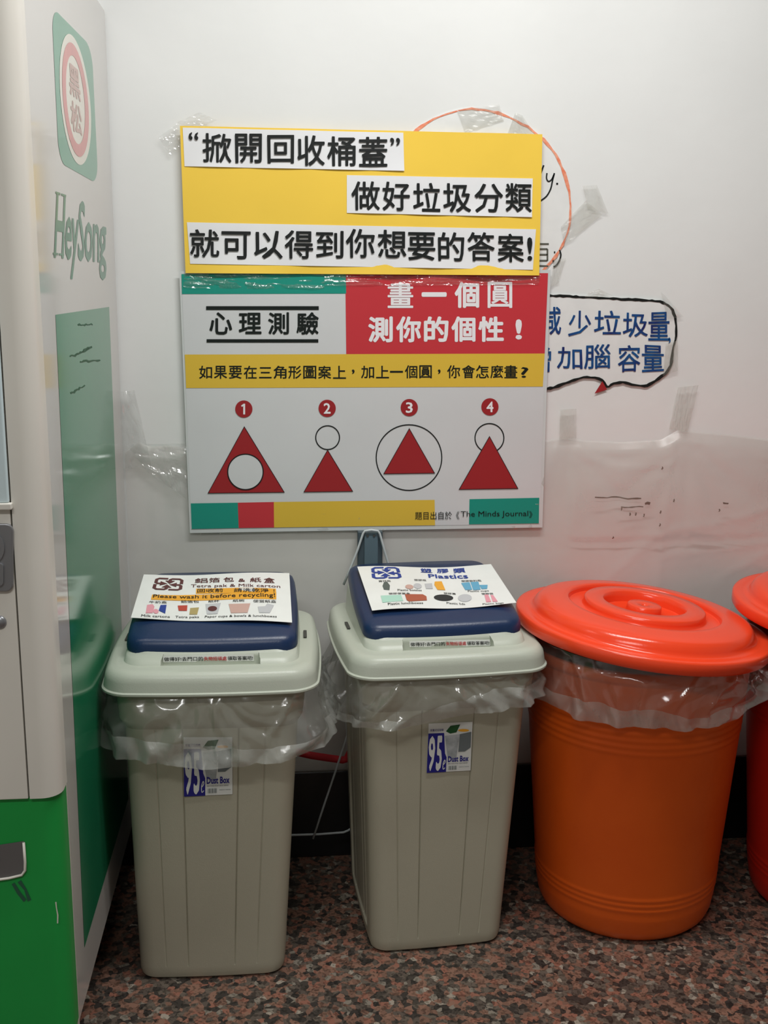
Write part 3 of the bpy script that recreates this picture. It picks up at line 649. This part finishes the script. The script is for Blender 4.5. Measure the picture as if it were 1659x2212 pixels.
# groove stations on a wall, as fractions of the straight run
GS = [-1, -.93, -.84, -.815, -.80, -.785, -.76, -.6, -.44, -.425, -.41, -.395, -.38, -.2, 0, .2, .38, .395, .41, .425, .44, .6, .76, .785, .80, .815, .84, .93, 1]
def groove(k):
    def f(side, s):
        a = abs(s); o = 0
        if abs(a-.41) < .012: o = -.0030*k
        elif abs(a-.80) < .012: o = -.0018*k
        if side in 'rl' and a < .785: o -= .004*k
        return o
    return f
LS = [-1, -.9, -.8, -.76, -.735, -.728, -.71, -.6, -.5, -.4, -.3, -.2, -.1, 0, .1, .2, .3, .4, .5, .6, .71, .728, .735, .76, .8, .9, 1]
def make_bin(loc, rot, label, wide, w0, lean):
    t = thing('dust_bin', label, 'bin', loc, rot, 'grey and navy recycling bins')
    R = []
    def w(z): return w0+(.1675-w0)*z/.56, .170+(.188-.170)*z/.56
    for z, ins, k in ((.0, .012, 0), (.002, .006, 0), (.006, .002, 0), (.016, 0, 0), (.030, 0, 0), (.034, 0, 1), (.12, 0, 1), (.25, 0, 1), (.40, 0, 1), (.545, 0, 1), (.552, 0, 0)):
        a, b = w(z); R.append(ring(a-ins, b-ins, .034, GS, .003, groove(k), z=z))
    for z, e in ((.558, .003), (.570, .009), (.60, .012), (.640, .014)):
        a, b = w(.56); R.append(ring(a+e, b+e, .036, GS, .003, None, z=z))
    loft('body', R, M['bin'], t, cap0=True, smooth=25, zf=lambda v: Vector((v.x+lean*(1-v.z/.64), v.y, v.z)))
    # lid frame: bead, skirt, rounded shoulder, shelf, hood wall with a finger recess, opening
    def notch(depth):
        return lambda side, s: (-depth if (side == 'f' and abs(s) < .73) else 0)
    def zn(d): return lambda side, s: (d if (side == 'f' and abs(s) < .73) else 0)
    A, B = wide, .2185
    R = [ring(A-.012, B-.012, .055, LS, .006, z=.632), ring(A+.001, B+.001, .058, LS, .006, z=.630), ring(A+.0035, B+.0035, .060, LS, .006, z=.6325), ring(A+.0035, B+.0035, .060, LS, .006, z=.636), ring(A, B, .058, LS, .006, z=.638),
         ring(A-.002, B-.002, .058, LS, .006, z=.655), ring(A-.004, B-.004, .057, LS, .006, z=.664), ring(A-.009, B-.009, .055, LS, .006, z=.671), ring(A-.015, B-.015, .050, LS, .006, z=.6745),
         ring(A-.026, B-.028, .045, LS, .006, z=.6750), ring(A-.0345, B-.0410, .040, LS, .003, z=.6750), ring(A-.0360, B-.0440, .040, LS, .002, z=.6757),
         ring(A-.0366, B-.0448, .040, LS, .002, notch(.0225), z=.6768, zo=zn(-.009)), ring(A-.0385, B-.0510, .038, LS, .002, notch(.0165), z=.6835), ring(A-.0405, B-.0560, .038, LS, .002, notch(.0115), z=.6865), ring(A-.0465, B-.0690, .034, LS, .002, z=.690), ring(A-.060, B-.080, .030, LS, 0, z=.702), ring(A-.075, B-.095, .025, LS, 0, z=.702), ring(A-.077, B-.097, .025, LS, 0, z=.69)]
    def zf(v):    # the hood rises towards the back with the cover
        if v.z > .677 and abs(v.x) < .176 and abs(v.y) < .176: v = Vector((v.x, v.y, v.z+max(0, (v.y+.145))*tan(radians(10))*min(1, (v.z-.677)/.010)))
        if v.y > .10: v = Vector((v.x, .10+(v.y-.10)*.84, v.z))
        return v
    loft('lid_frame', R, M['lidp'], t, smooth=28, zf=zf)
    # cover
    tt = tan(radians(10))
    C_ = []
    for a, b, r, z in ((.155, .151, .030, .692), (.163, .159, .034, .689), (.1675, .163, .036, .690), (.1675, .163, .036, .695), (.1665, .162, .036, .705), (.163, .158, .034, .7125), (.155, .150, .030, .7175), (.12, .11, .025, .7205), (.06, .06, .02, .722), (.01, .01, .005, .7225)):
        C_.append(ring(a, b, r, LS, .004 if a > .1 else 0, z=z, cy=.018))
    def cz(v):
        f = 1-.045*(v.y+.13)/.3
        return Vector((v.x*f, v.y, v.z+max(0, v.y+.145)*tt - .012*max(0, v.y-.13)/.05*(1 if v.z < .712 else .6)))
    loft('swing_cover', C_, M['navy'], t, cap0=False, cap1=True, smooth=40, zf=cz, label='navy blue swing cover')
    for sx in (-1, 1):
        box('hinge_slot', sx*.182-.0035, sx*.182+.0035, -.022, .022, .6765, .6790, M['dark'], t, bevel=.001)
    return t
BINA = (-.1185, -.311, 0); BINB = (.337, -.251, 0); RA, RB = radians(-1.4), radians(4.0)
bA = make_bin(BINA, RA, 'grey dust bin with navy cover for milk cartons, beside the vending machine', .2055, .1470, -.014)
bB = make_bin(BINB, RB, 'grey dust bin with navy cover signed Plastics, beside the orange barrel', .2045, .1420, -.010)
def cover_plane(loc, rot, warp=None):
    uy = Vector((-sin(rot), cos(rot), 0)); ux = Vector((cos(rot), sin(rot), 0)); t10 = radians(10)
    n = ux.cross(uy*cos(t10)+Vector((0, 0, sin(t10))))
    return Plane(Vector(loc)+uy*-.145+Vector((0, 0, .7225)), n, warp)
def body_plane(loc, rot):
    uy = Vector((-sin(rot), cos(rot), 0)); ux = Vector((cos(rot), sin(rot), 0))
    a = Vector(loc)+uy*-.170; b = Vector(loc)+uy*-.188+Vector((0, 0, .56)); return Plane(a, ux.cross(b-a))
def notch_plane(loc, rot):
    uy = Vector((-sin(rot), cos(rot), 0)); ux = Vector((cos(rot), sin(rot), 0))
    a = Vector(loc)+uy*-.1515+Vector((0, 0, .669)); b = Vector(loc)+uy*-.1515+Vector((0, 0, .69)); return Plane(a, ux.cross(b-a))
S1 = cover_plane(BINA, RA, lambda x, y: .002+.0022*sin((x-283)*.022+2)); S2 = cover_plane(BINB, RB, lambda x, y: .003+.0035*sin((x-771)*.021+.9+(y-1230)*.012*-1))
def emblem_polys(q):
    hook = [(.46, .92), (.17, .92), (.085, .84), (.085, .60), (.15, .535), (.27, .535)]
    out = []
    for k in range(4):
        def R(p):
            x, y = p[0]-.5, p[1]-.5
            for _ in range(k): x, y = y, -x
            return bil(q, x+.5, 1-(y+.5))
        for P_ in ribbon_polys(hook, .11): out.append([R(p) for p in P_])
        out.append([R((.23, .70)), R((.47, .535)), R((.23, .37))])
    return out
def sign(t, q, plane, name='cover_sign', lab=None):
    return sheet(name, q, plane, .001, M['sign'], t, 24, 10, .0006, label=lab)
# sign of the carton bin
sgA = sign(bA, [(311, 1244.5), (625, 1240.5), (631, 1347), (283, 1339)], S1, lab='white laminated sign for tetra packs and milk cartons')
E1 = .0020; E2 = .0026
def subs(fn_, *a, **k): return fn_(*a, **k)
flat('emblem', emblem_polys([(335, 1250), (399, 1250.5), (395, 1278), (326, 1278)]), S1, E1, M['brown'], sgA, label='brown recycling arrows')
text('lettering', None, None, S1, E1, M['brown'], sgA, bold=.012, items=[('鋁', [(422, 1251), (449, 1251), (449, 1261), (420, 1261)]), ('箔', [(452, 1251), (475, 1251), (475, 1261), (451, 1261)]), ('包', [(483, 1251), (505, 1251), (506, 1261), (482, 1261)]), ('&', [(515, 1255), (530, 1255), (530, 1262), (515, 1262)]), ('紙', [(541, 1253), (564, 1253), (565, 1263), (540, 1263)]), ('盒', [(570, 1253), (593, 1253), (594, 1264), (570, 1264)])])
text('lettering', 'Tetra pak & Milk carton', [(413, 1264), (605, 1268), (606, 1276), (412, 1272)], S1, E1, M['brown'], sgA, bold=.004)
flat('highlight', [densify([(424, 1273), (596, 1276), (597, 1287), (423, 1284)], 20), densify([(329, 1288), (597, 1284), (597, 1299), (326, 1299)], 20)], S1, E1-.0003, M['orangeprint'], sgA, label='orange highlight bars')
text('lettering', None, None, S1, E2, M['ink'], sgA, bold=.008, items=[('回收前', [(427, 1274), (482, 1275), (482, 1283), (426, 1282)]), ('請洗乾淨', [(506, 1276), (580, 1277), (581, 1285), (505, 1284)]), ('!', [(591, 1278), (593, 1278), (593, 1285), (591, 1285)])])
text('lettering', 'Please wash it before recycling!', [(332, 1288), (594, 1286.5), (595, 1297.5), (330, 1297)], S1, E2, M['ink'], sgA, bold=.004)
text('lettering', None, None, S1, E1, M['ink'], sgA, bold=.006, items=[('牛奶盒', [(323, 1302), (361, 1301), (361, 1306), (322, 1307)]), ('鋁箔包', [(391, 1298.5), (430, 1298.5), (430, 1304), (391, 1304)]), ('紙杯', [(450, 1299), (474, 1299), (474, 1304), (450, 1304)]), ('紙碗', [(503, 1300), (528, 1300), (528, 1305), (503, 1305)]), ('便當紙盒', [(547, 1301), (597, 1301), (597, 1307), (547, 1307)]),
    ('Milk cartons', [(306, 1332), (367, 1332), (367, 1337), (305, 1337)]), ('Tetra paks', [(379, 1332), (430, 1332), (430, 1338), (378, 1338)]), ('Paper cups & bowls & lunchboxes', [(443, 1332), (598, 1334), (598, 1340), (442, 1338)])])
def icon(polys, m, par, pl): return flat('printed_picture', polys, pl, E1, M[m], par)
icon([[(318, 1311), (330, 1309), (334, 1314), (330, 1328), (315, 1329)], circ(337, 1324, 6, 5, 12)], 'icon_pink', sgA, S1)
icon([[(347, 1310), (360, 1309), (357, 1328), (343, 1322)]], 'pblue', sgA, S1)
icon([[(384, 1310), (405, 1309), (404, 1321), (386, 1321)]], 'icon_red', sgA, S1)
icon([[(411, 1315), (430, 1314), (426, 1329), (409, 1329)]], 'icon_khaki', sgA, S1)
icon([[(444, 1307), (477, 1306), (470, 1329), (447, 1329)]], 'icon_grey', sgA, S1)
flat('printed_picture', [circ(459, 1318, 10, 5.5, 20)], S1, E2, M['brown'], sgA)
icon([[(494, 1309), (541, 1309), (535, 1329), (499, 1329)]], 'icon_tan', sgA, S1)
icon([[(557, 1316), (573, 1315), (577, 1309), (592, 1312), (583, 1329), (560, 1329)]], 'icon_grey', sgA, S1)
# sign of the plastics bin
sgB = sign(bB, [(771.5, 1230), (1060, 1224), (1115, 1308), (803.5, 1324)], S2, lab='white laminated sign reading Plastics, wavy along its edge')
flat('emblem', emblem_polys([(799, 1232), (862, 1229.5), (871, 1256), (802, 1259)]), S2, E1, M['pblue'], sgB, label='blue recycling arrows')
text('lettering', None, None, S2, E1, M['pblue'], sgB, bold=.02, items=[('塑', [(908, 1230), (931, 1230), (934, 1239), (909, 1239)]), ('膠', [(943, 1230), (968, 1230), (970, 1239), (944, 1239)]), ('類', [(978, 1230), (1003, 1229), (1006, 1239), (980, 1240)]), ('Plastics', [(924, 1242), (1008, 1242), (1012, 1252), (926, 1250)])])
text('lettering', None, None, S2, E1, M['ink'], sgB, bold=.006, items=[('寶特瓶', [(817, 1261), (843, 1260), (844, 1264), (818, 1265)]), ('塑膠瓶', [(894, 1255), (920, 1254), (921, 1258), (895, 1259)]), ('塑膠飲料瓶', [(996, 1255), (1038, 1256), (1040, 1260), (997, 1259)]), ('塑膠便當盒', [(839, 1288), (885, 1286), (886, 1290), (840, 1292)]), ('塑膠蓋', [(958, 1281), (984, 1282), (985, 1286), (959, 1285)]), ('塑膠袋', [(1039, 1284), (1064, 1285), (1066, 1289), (1041, 1288)]),
    ('Plastic bottles', [(858, 1279.5), (910, 1277), (911, 1281), (859, 1283.5)]), ('Plastic cups', [(1010, 1277), (1055, 1278.5), (1056, 1283), (1011, 1281.5)]), ('Plastic lunchboxes', [(837, 1310), (913, 1305), (914, 1309.5), (838, 1315)]), ('Plastic lids', [(964, 1302), (1004, 1304), (1005, 1308), (965, 1306)]), ('Plastic bags', [(1042, 1306), (1087, 1306), (1088, 1310), (1043, 1310)])])
icon([[(829, 1265), (836, 1264), (842, 1272), (841, 1282), (829, 1281), (826, 1273)]], 'icon_bottle', sgB, S2)
icon([circ(884, 1273, 9, 5, 16)], 'icon_tan', sgB, S2)
icon([[(917, 1264), (933, 1262), (935, 1274), (920, 1275)], circ(902, 1270, 9, 6, 14)], 'icon_grey', sgB, S2)
icon([[(939, 1258), (954, 1257), (962, 1276), (945, 1276), (938, 1265)]], 'orangeprint', sgB, S2)
icon([[(996, 1261), (1014, 1260), (1020, 1276), (1005, 1276)], [(1016, 1260), (1033, 1260), (1038, 1277), (1022, 1277)], [(1035, 1267), (1053, 1268), (1052, 1276), (1040, 1276)]], 'icon_sky', sgB, S2)
icon([[(822, 1294), (866, 1292), (871, 1305), (826, 1309)]], 'icon_teal', sgB, S2)
icon([[(874, 1290), (913, 1288), (921, 1292), (922, 1301), (883, 1306), (878, 1303)]], 'icon_rust', sgB, S2)
icon([circ(958, 1293, 21, 7, 28)], 'icon_black', sgB, S2)
icon([circ(1004, 1293, 15, 8, 24)], 'icon_grey', sgB, S2)
icon([[(1046, 1288), (1054, 1288), (1061, 1304), (1050, 1304)], [(1059, 1289), (1065, 1290), (1075, 1304), (1064, 1304)]], 'icon_pink', sgB, S2)
# strips inside the finger recess
for t, loc, rot, q in ((bA, BINA, RA, [(352, 1416), (548, 1413), (549, 1427), (353, 1430)]), (bB, BINB, RB, [(884, 1384.5), (1058, 1381), (1059, 1394), (885, 1397.5)])):
    NP = notch_plane(loc, rot)
    st = sheet('recess_strip', q, NP, .0015, M['sign'], t, 10, 2, .0004, label='white paper strip in the finger recess')
    a = lambda u0_, u1_: [bil(q, u0_, .22), bil(q, u1_, .22), bil(q, u1_, .85), bil(q, u0_, .85)]
    text('lettering', None, None, NP, .0024, M['ink'], st, bold=.012, items=[('做得好!去門口的', a(.01, .44)), ('領取答案吧!', a(.71, .99))])
    text('lettering', '失物招領處', a(.45, .70), NP, .0024, M['red'], st, bold=.012)
# product label on the bodies
def body_label(t, loc, rot, q):
    BP = body_plane(loc, rot); g = lambda u, v: bil(q, u, v); R4 = lambda u0_, v0, u1_, v1: [g(u0_, v0), g(u1_, v0), g(u1_, v1), g(u0_, v1)]
    o = .0050
    lb = sheet('product_label', q, BP, o, M['label_white'], t, 2, 2, .0004, label='blue and white product label reading 95 Dust Box')
    flat('label_panel', [[g(0, .20), g(.36, .20), g(.40, .62), g(.44, .70), g(.44, 1), g(0, 1)]], BP, o+.0005, M['label_blue'], lb)
    text('lettering', None, None, BP, o+.0010, M['label_white'], lb, bold=.03, items=[('9', R4(.02, .25, .17, .97)), ('5', R4(.20, .25, .33, .97))])
    flat('lettering', ribbon_polys(smoothline([g(.36, .86), g(.41, .80), g(.40, .75), g(.365, .83), g(.37, .94), g(.41, .91)], 3), 1.6), BP, o+.0010, M['label_white'], lb)
    flat('printed_picture', [[g(.38, .26), g(.72, .24), g(.66, .74), g(.47, .72)]], BP, o+.0006, M['label_grey'], lb)
    flat('printed_picture', [[g(.72, .24), g(.98, .20), g(.98, .52), g(.85, .60), g(.70, .60)]], BP, o+.0006, M['label_grey_dark'], lb)
    flat('printed_picture', [[g(.40, .17), g(.50, .06), g(.72, .04), g(.64, .20), g(.50, .22)]], BP, o+.0006, M['label_green'], lb)
    flat('printed_picture', [circ(*g(.80, .165), 12, 3, 16)], BP, o+.0006, M['orangeprint'], lb)
    text('lettering', 'Dust Box', R4(.47, .68, .94, .80), BP, o+.0010, M['label_blue'], lb, bold=.03)
    text('lettering', None, None, BP, o+.0010, M['label_grey_dark'], lb, items=[('RECYCLE DUST BOX SERIES', R4(.48, .825, .92, .845)), ('MADE IN TAIWAN', R4(.73, .90, .96, .92))])
    flat('barcode', [R4(.49+i*.02, .88, .49+i*.02+(.012 if i % 3 else .006), .96) for i in range(10)], BP, o+.0010, M['label_grey_dark'], lb)
    text('lettering', '掀蓋式垃圾桶', R4(.04, .11, .34, .16), BP, o+.0010, M['label_blue'], lb)
body_label(bA, BINA, RA, [(397, 1590), (502, 1590), (502.5, 1713), (398, 1718)])
body_label(bB, BINB, RB, [(925, 1561), (1019.5, 1557), (1015, 1662), (920.5, 1667)])

# ------------------------------------------------------------------ bin liners
def liner(loc, rot, label, base, zt, zb, flare, seed, hemh=.035, rows=36, clampx=None):
    t = thing('bin_liner', label, 'bin liner', (loc[0], loc[1], 0), rot, 'translucent bin liners folded over the rims')
    outl = base
    def pt(k, z, v, extra=0.0):
        p, nn, s = outl[k % len(outl)]
        th = 2*pi*k/len(outl)
        f = flare(th, v)
        n1 = noise.noise(Vector((cos(th)*2.2+seed, sin(th)*2.2, v*1.1)))
        tri = lambda x: abs((x % 1.0)*2-1)
        wob = noise.noise(Vector((cos(th)*1.5, sin(th)*1.5+seed, v*.9)))
        f1 = tri(th*2.6+seed+wob*1.9+v*.5); f2 = tri(th*5.3+seed*2+wob*2.6-v*1.3)
        rd = 1-abs(noise.noise(Vector((cos(th)*3.6+seed, sin(th)*3.6, v*1.5))))*2.2
        rd2 = 1-abs(noise.noise(Vector((cos(th)*13, sin(th)*13+seed, v*3.5))))*2.0
        g = v*(1.25-v*.5)
        d = f + min(1, v*5)*(.004+.006*n1) + g*(.018*f1+.008*f2) + min(1, v*5)*(.008*max(0, rd)**3+.0010*max(0, rd2)**2) + extra
        if clampx is not None:
            x = (p[0]+nn[0]*d)
            if x < clampx: d -= (clampx-x)/nn[0] if abs(nn[0]) > .3 else 0
        return Vector((p[0]+nn[0]*d, p[1]+nn[1]*d, z))
    V = []; Fc = []; N = len(outl)
    for j in range(rows+1):
        v = j/rows
        for k in range(N):
            th = 2*pi*k/N; zq = zt(th) if callable(zt) else zt; z = zq+(zb(th)-zq)*v
            V.append(pt(k, z, v))
    for j in range(rows):
        for k in range(N): Fc.append((j*N+k, (j+1)*N+k, (j+1)*N+(k+1) % N, j*N+(k+1) % N))
    obj('film', V, Fc, M['bag'], t, smooth=True)
    V = []; Fc = []; R2 = 5
    for j in range(R2+1):
        for k in range(N):
            th = 2*pi*k/N; zbot = zb(th); hh = hemh*(1+.35*sin(3*th+seed)+.4*noise.noise(Vector((cos(th)*3, sin(th)*3, seed))))
            z = zbot+hh*(1-j/R2); zq = zt(th) if callable(zt) else zt; v = (zq-z)/(zq-zbot)
            V.append(pt(k, z, v, .0022))
    for j in range(R2):
        for k in range(N): Fc.append((j*N+k, (j+1)*N+k, (j+1)*N+(k+1) % N, j*N+(k+1) % N))
    obj('hem', V, Fc, M['hem'], t, smooth=True, label='milky doubled hem')
    return t
def rr_outline(a, b, r, N=400):
    """points and outward normals along a rounded rectangle, even spacing, th=0 at +x"""
    out = []
    for k in range(N):
        th = 2*pi*k/N; c, s = cos(th), sin(th)
        p = 5.0; rad = (abs(c/a)**p+abs(s/b)**p)**(-1/p)
        nx, ny = (abs(c*rad/a)**(p-1))*math.copysign(1, c)/a, (abs(s*rad/b)**(p-1))*math.copysign(1, s)/b
        l = sqrt(nx*nx+ny*ny); out.append(((c*rad, s*rad), (nx/l, ny/l), 0))
    return out
oa = rr_outline(.182, .208, .04)
liner(BINA, RA, 'translucent plastic bin liner hanging round the carton bin', oa, .640,
      lambda th: .500+.010*sin(2*th+.4)+.010*noise.noise(Vector((cos(th)*2, sin(th)*2, 3)))+(.022*max(0, cos(th))),
      lambda th, v: .002+.016*min(1, v*1.6)+.028*(max(0, cos(th))**2)*v*v+.010*(max(0, -cos(th))**2)*v, 1.3, clampx=-.213)
liner(BINB, RB, 'translucent plastic bin liner hanging round the Plastics bin', oa, .640,
      lambda th: .545+.032*cos(th+.2)+.008*noise.noise(Vector((cos(th)*2, sin(th)*2, 9))),
      lambda th, v: .002+.010*min(1, v*1.6)+.022*(max(0, -cos(th))**2)*v, 5.1, hemh=.03)

# ------------------------------------------------------------------ round barrels
def make_barrel(loc, rot, label, body_m, lidtilt, lidoff, lidrot=0):
    t = thing('round_barrel', label, 'barrel', loc, rot, 'round lidded plastic barrels')
    P = [(.150, .004), (.168, .0), (.180, .004), (.190, .014), (.1965, .030), (.2003, .055)]
    def rad(z): return .1990+(.243-.1990)*(z-.03)/.57
    z = .056
    grooves = [.085, .098, .111, .455, .470, .485, .500, .515]
    while z < .604:
        z += .0035; r = rad(z)
        for gz in grooves:
            if abs(z-gz) < .0055: r += .0014*cos((z-gz)/.0055*pi/2)
        P.append((r, z))
    P += [(.246, .608), (.249, .616), (.249, .630), (.244, .634), (.238, .626)]
    lathe('body', P, body_m, t, cap0=True, cap1=False)
    for sx in (-1, 1):
        pts = []
        for i in range(13):
            a = pi*i/12; pts.append((sx*(.235+.030*sin(a)), .045*cos(a), .555-.022*sin(a)))
        tube('handle', pts, .004, M['steel'], t, world=False, label='dark wire handle')
    # lid
    prof = [(.262, -.026), (.2705, -.027), (.2735, -.022), (.274, -.004), (.2715, .0), (.262, .001), (.243, -.001), (.238, .003), (.234, .014), (.226, .024), (.214, .028), (.190, .031), (.167, .033), (.1635, .031), (.1615, .020), (.158, .019), (.135, .019), (.1315, .021), (.1295, .036), (.126, .039), (.092, .040), (.0885, .038), (.085, .016), (.081, .0145), (.042, .013), (.0385, .015), (.0365, .034), (.034, .036), (.008, .0345), (.005, .031), (.001, .031)]
    prof = [p for i in range(len(prof)-1) for p in (prof[i], ((prof[i][0]+prof[i+1][0])/2, (prof[i][1]+prof[i+1][1])/2))] + [prof[-1]]
    rm = Matrix.Rotation(lidtilt[1], 3, 'Y') @ Matrix.Rotation(lidtilt[0], 3, 'X')
    ld = lathe('lid', prof, M['redor'], t, loc=lidoff, rot=rm, label='glossy red-orange lid with ring mouldings')
    autosmooth(ld, 60)
    return t
BC = (.797, -.257, 0)
make_barrel(BC, 0, 'large orange barrel with red-orange lid beside the Plastics bin', M['orange'], (radians(.4), radians(5.9)), (-.002, -.032, .682))
make_barrel((1.302, -.285, 0), 0, 'red barrel cut off by the right edge behind the orange barrel', M['redbody'], (radians(2), radians(3)), (-.007, 0, .700))
def c_outline(r, N=420):
    return [((r*cos(2*pi*k/N), r*sin(2*pi*k/N)), (cos(2*pi*k/N), sin(2*pi*k/N)), 0) for k in range(N)]
liner(BC, 0, 'clear plastic bin liner bunched under the orange barrel lid', c_outline(.249), lambda th: .640+.022*max(0, -cos(th))-.018*max(0, cos(th)),
      lambda th: .543+.026*max(0, cos(th-.2))-.018*max(0, sin(-th))+.012*noise.noise(Vector((cos(th)*3, sin(th)*3, 2))),
      lambda th, v: -.006*v+.004+.050*(max(0, cos(th+.15))**6)*v*(0 if abs(sin(th)) > .96 else 1), 8.2, hemh=.032)
liner((1.302, -.285, 0), 0, 'clear plastic bin liner of the red barrel at the right edge', c_outline(.250), .626,
      lambda th: .535+.02*sin(2*th), lambda th, v: .004+.012*v, 3.7, hemh=.03)

# ------------------------------------------------------------------ folding wire cart behind the bins
P3 = Plane((0, -.031, 0), (0, -1, 0)); P2 = Plane((0, -.07, 0), (0, -1, 0))
ct = thing('folding_wire_cart', 'folded white wire cart with blue-grey post against the wall behind the Plastics bin', 'cart', (P3(800, 1700).x, -.06, 0))
xa, xb = P3(773, 1170).x, P3(827, 1170).x; zt = P3(800, 1149).z
box('post', xa, xb, -.027, -.010, .06, zt, M['dkgrey'], ct, bevel=.003, world=True, label='dark blue-grey post')
xa, xb = P3(787, 1170).x, P3(817, 1170).x
box('rail', xa, xb, -.031, -.026, .06, zt-.002, M['bluegrey'], ct, bevel=.002, world=True)
for px in (794, 808):
    c = P3(px, 1157, .0008); bm = bmesh.new(); bmesh.ops.create_cone(bm, cap_ends=True, segments=14, radius1=.0028, radius2=.0028, depth=.002, matrix=Matrix.Translation(c) @ Matrix.Rotation(pi/2, 4, 'X'))
    finish('hole_disc', bm, M['dark'], ct, world=True)  # dark discs stand in for the shade inside the post's two holes
def wp(pl, L, o=0): return [pl(x, y, o) for x, y in L]
tube('wire_handle', wp(P3, [(742, 1262), (757, 1226), (773, 1185), (784, 1152), (788, 1146), (802, 1144), (816, 1146), (820, 1152), (829, 1185), (838, 1216), (850, 1262)], .004), .0028, M['wire'], ct)
tube('wire_frame', wp(P2, [(560, 1806), (628, 1804), (690, 1802), (742, 1798), (752, 1794), (768, 1783), (790, 1760)]), .0028, M['wire'], ct)
tube('wire_prop', wp(P2, [(676, 1808), (700, 1735), (722, 1670), (745, 1600), (768, 1530)], .008), .0026, M['wire'], ct)
tube('sheet_edge', wp(P2, [(748, 1560), (752, 1640), (758, 1700), (766, 1765)], -.012), .0010, M['wire'], ct)  # thin pale tube added for the edge of the clear plastic sheet
tube('grip', wp(P2, [(620, 1622), (672, 1634), (712, 1640), (741, 1644), (749, 1642), (756, 1630), (768, 1606)], -.006), .0092, M['redgrip'], ct, label='red plastic grip')
for px in (585, 800):
    c = P2(px, 1803); box('foot', c.x-.006, c.x+.006, -.078, -.062, 0, c.z, M['dkgrey'], ct, world=True)

# ------------------------------------------------------------------ marks on the wall
def marks():
    polys = []
    for x, y, w_ in ((1392, 1084, 5), (1560, 1084, 4)):
        polys += ribbon_polys([(x-5, y), (x, y-1), (x+6, y+1)], w_, jit=.6)
    polys += ribbon_polys([(1280+i*9, 1070+1.5*sin(i)+i*.4) for i in range(12)], 2.6, jit=.8)
    polys += ribbon_polys([(1336+i*8, 1092+sin(i)) for i in range(7)], 1.8, jit=.8)
    for x, y in ((1337, 1096), (1355, 1107), (1368, 1107), (1386, 1110), (1420, 1102), (1424, 1008), (1448, 1077), (1547, 1099), (1419, 1130), (1320, 1158)):
        polys += ribbon_polys([(x, y-3), (x+1, y), (x-1, y+3)], 2.5, jit=.6)
    return polys
def smark(x, y, off=0.0):
    p = WALL(x, y); return WALL(x, y, .0035+sheet_wave(p.x, p.z))
V = []; Fc = []
for pq_ in marks():
    b = len(V); V += [smark(x, y) for x, y in pq_]; Fc.append(tuple(range(b, b+len(pq_))))
o = obj('dirt_streak', V, Fc, M['sdirt']); tag(o, 'brown dirt streaks smeared on the plastic sheet above the orange barrel', 'dirt marks', kind='stuff')
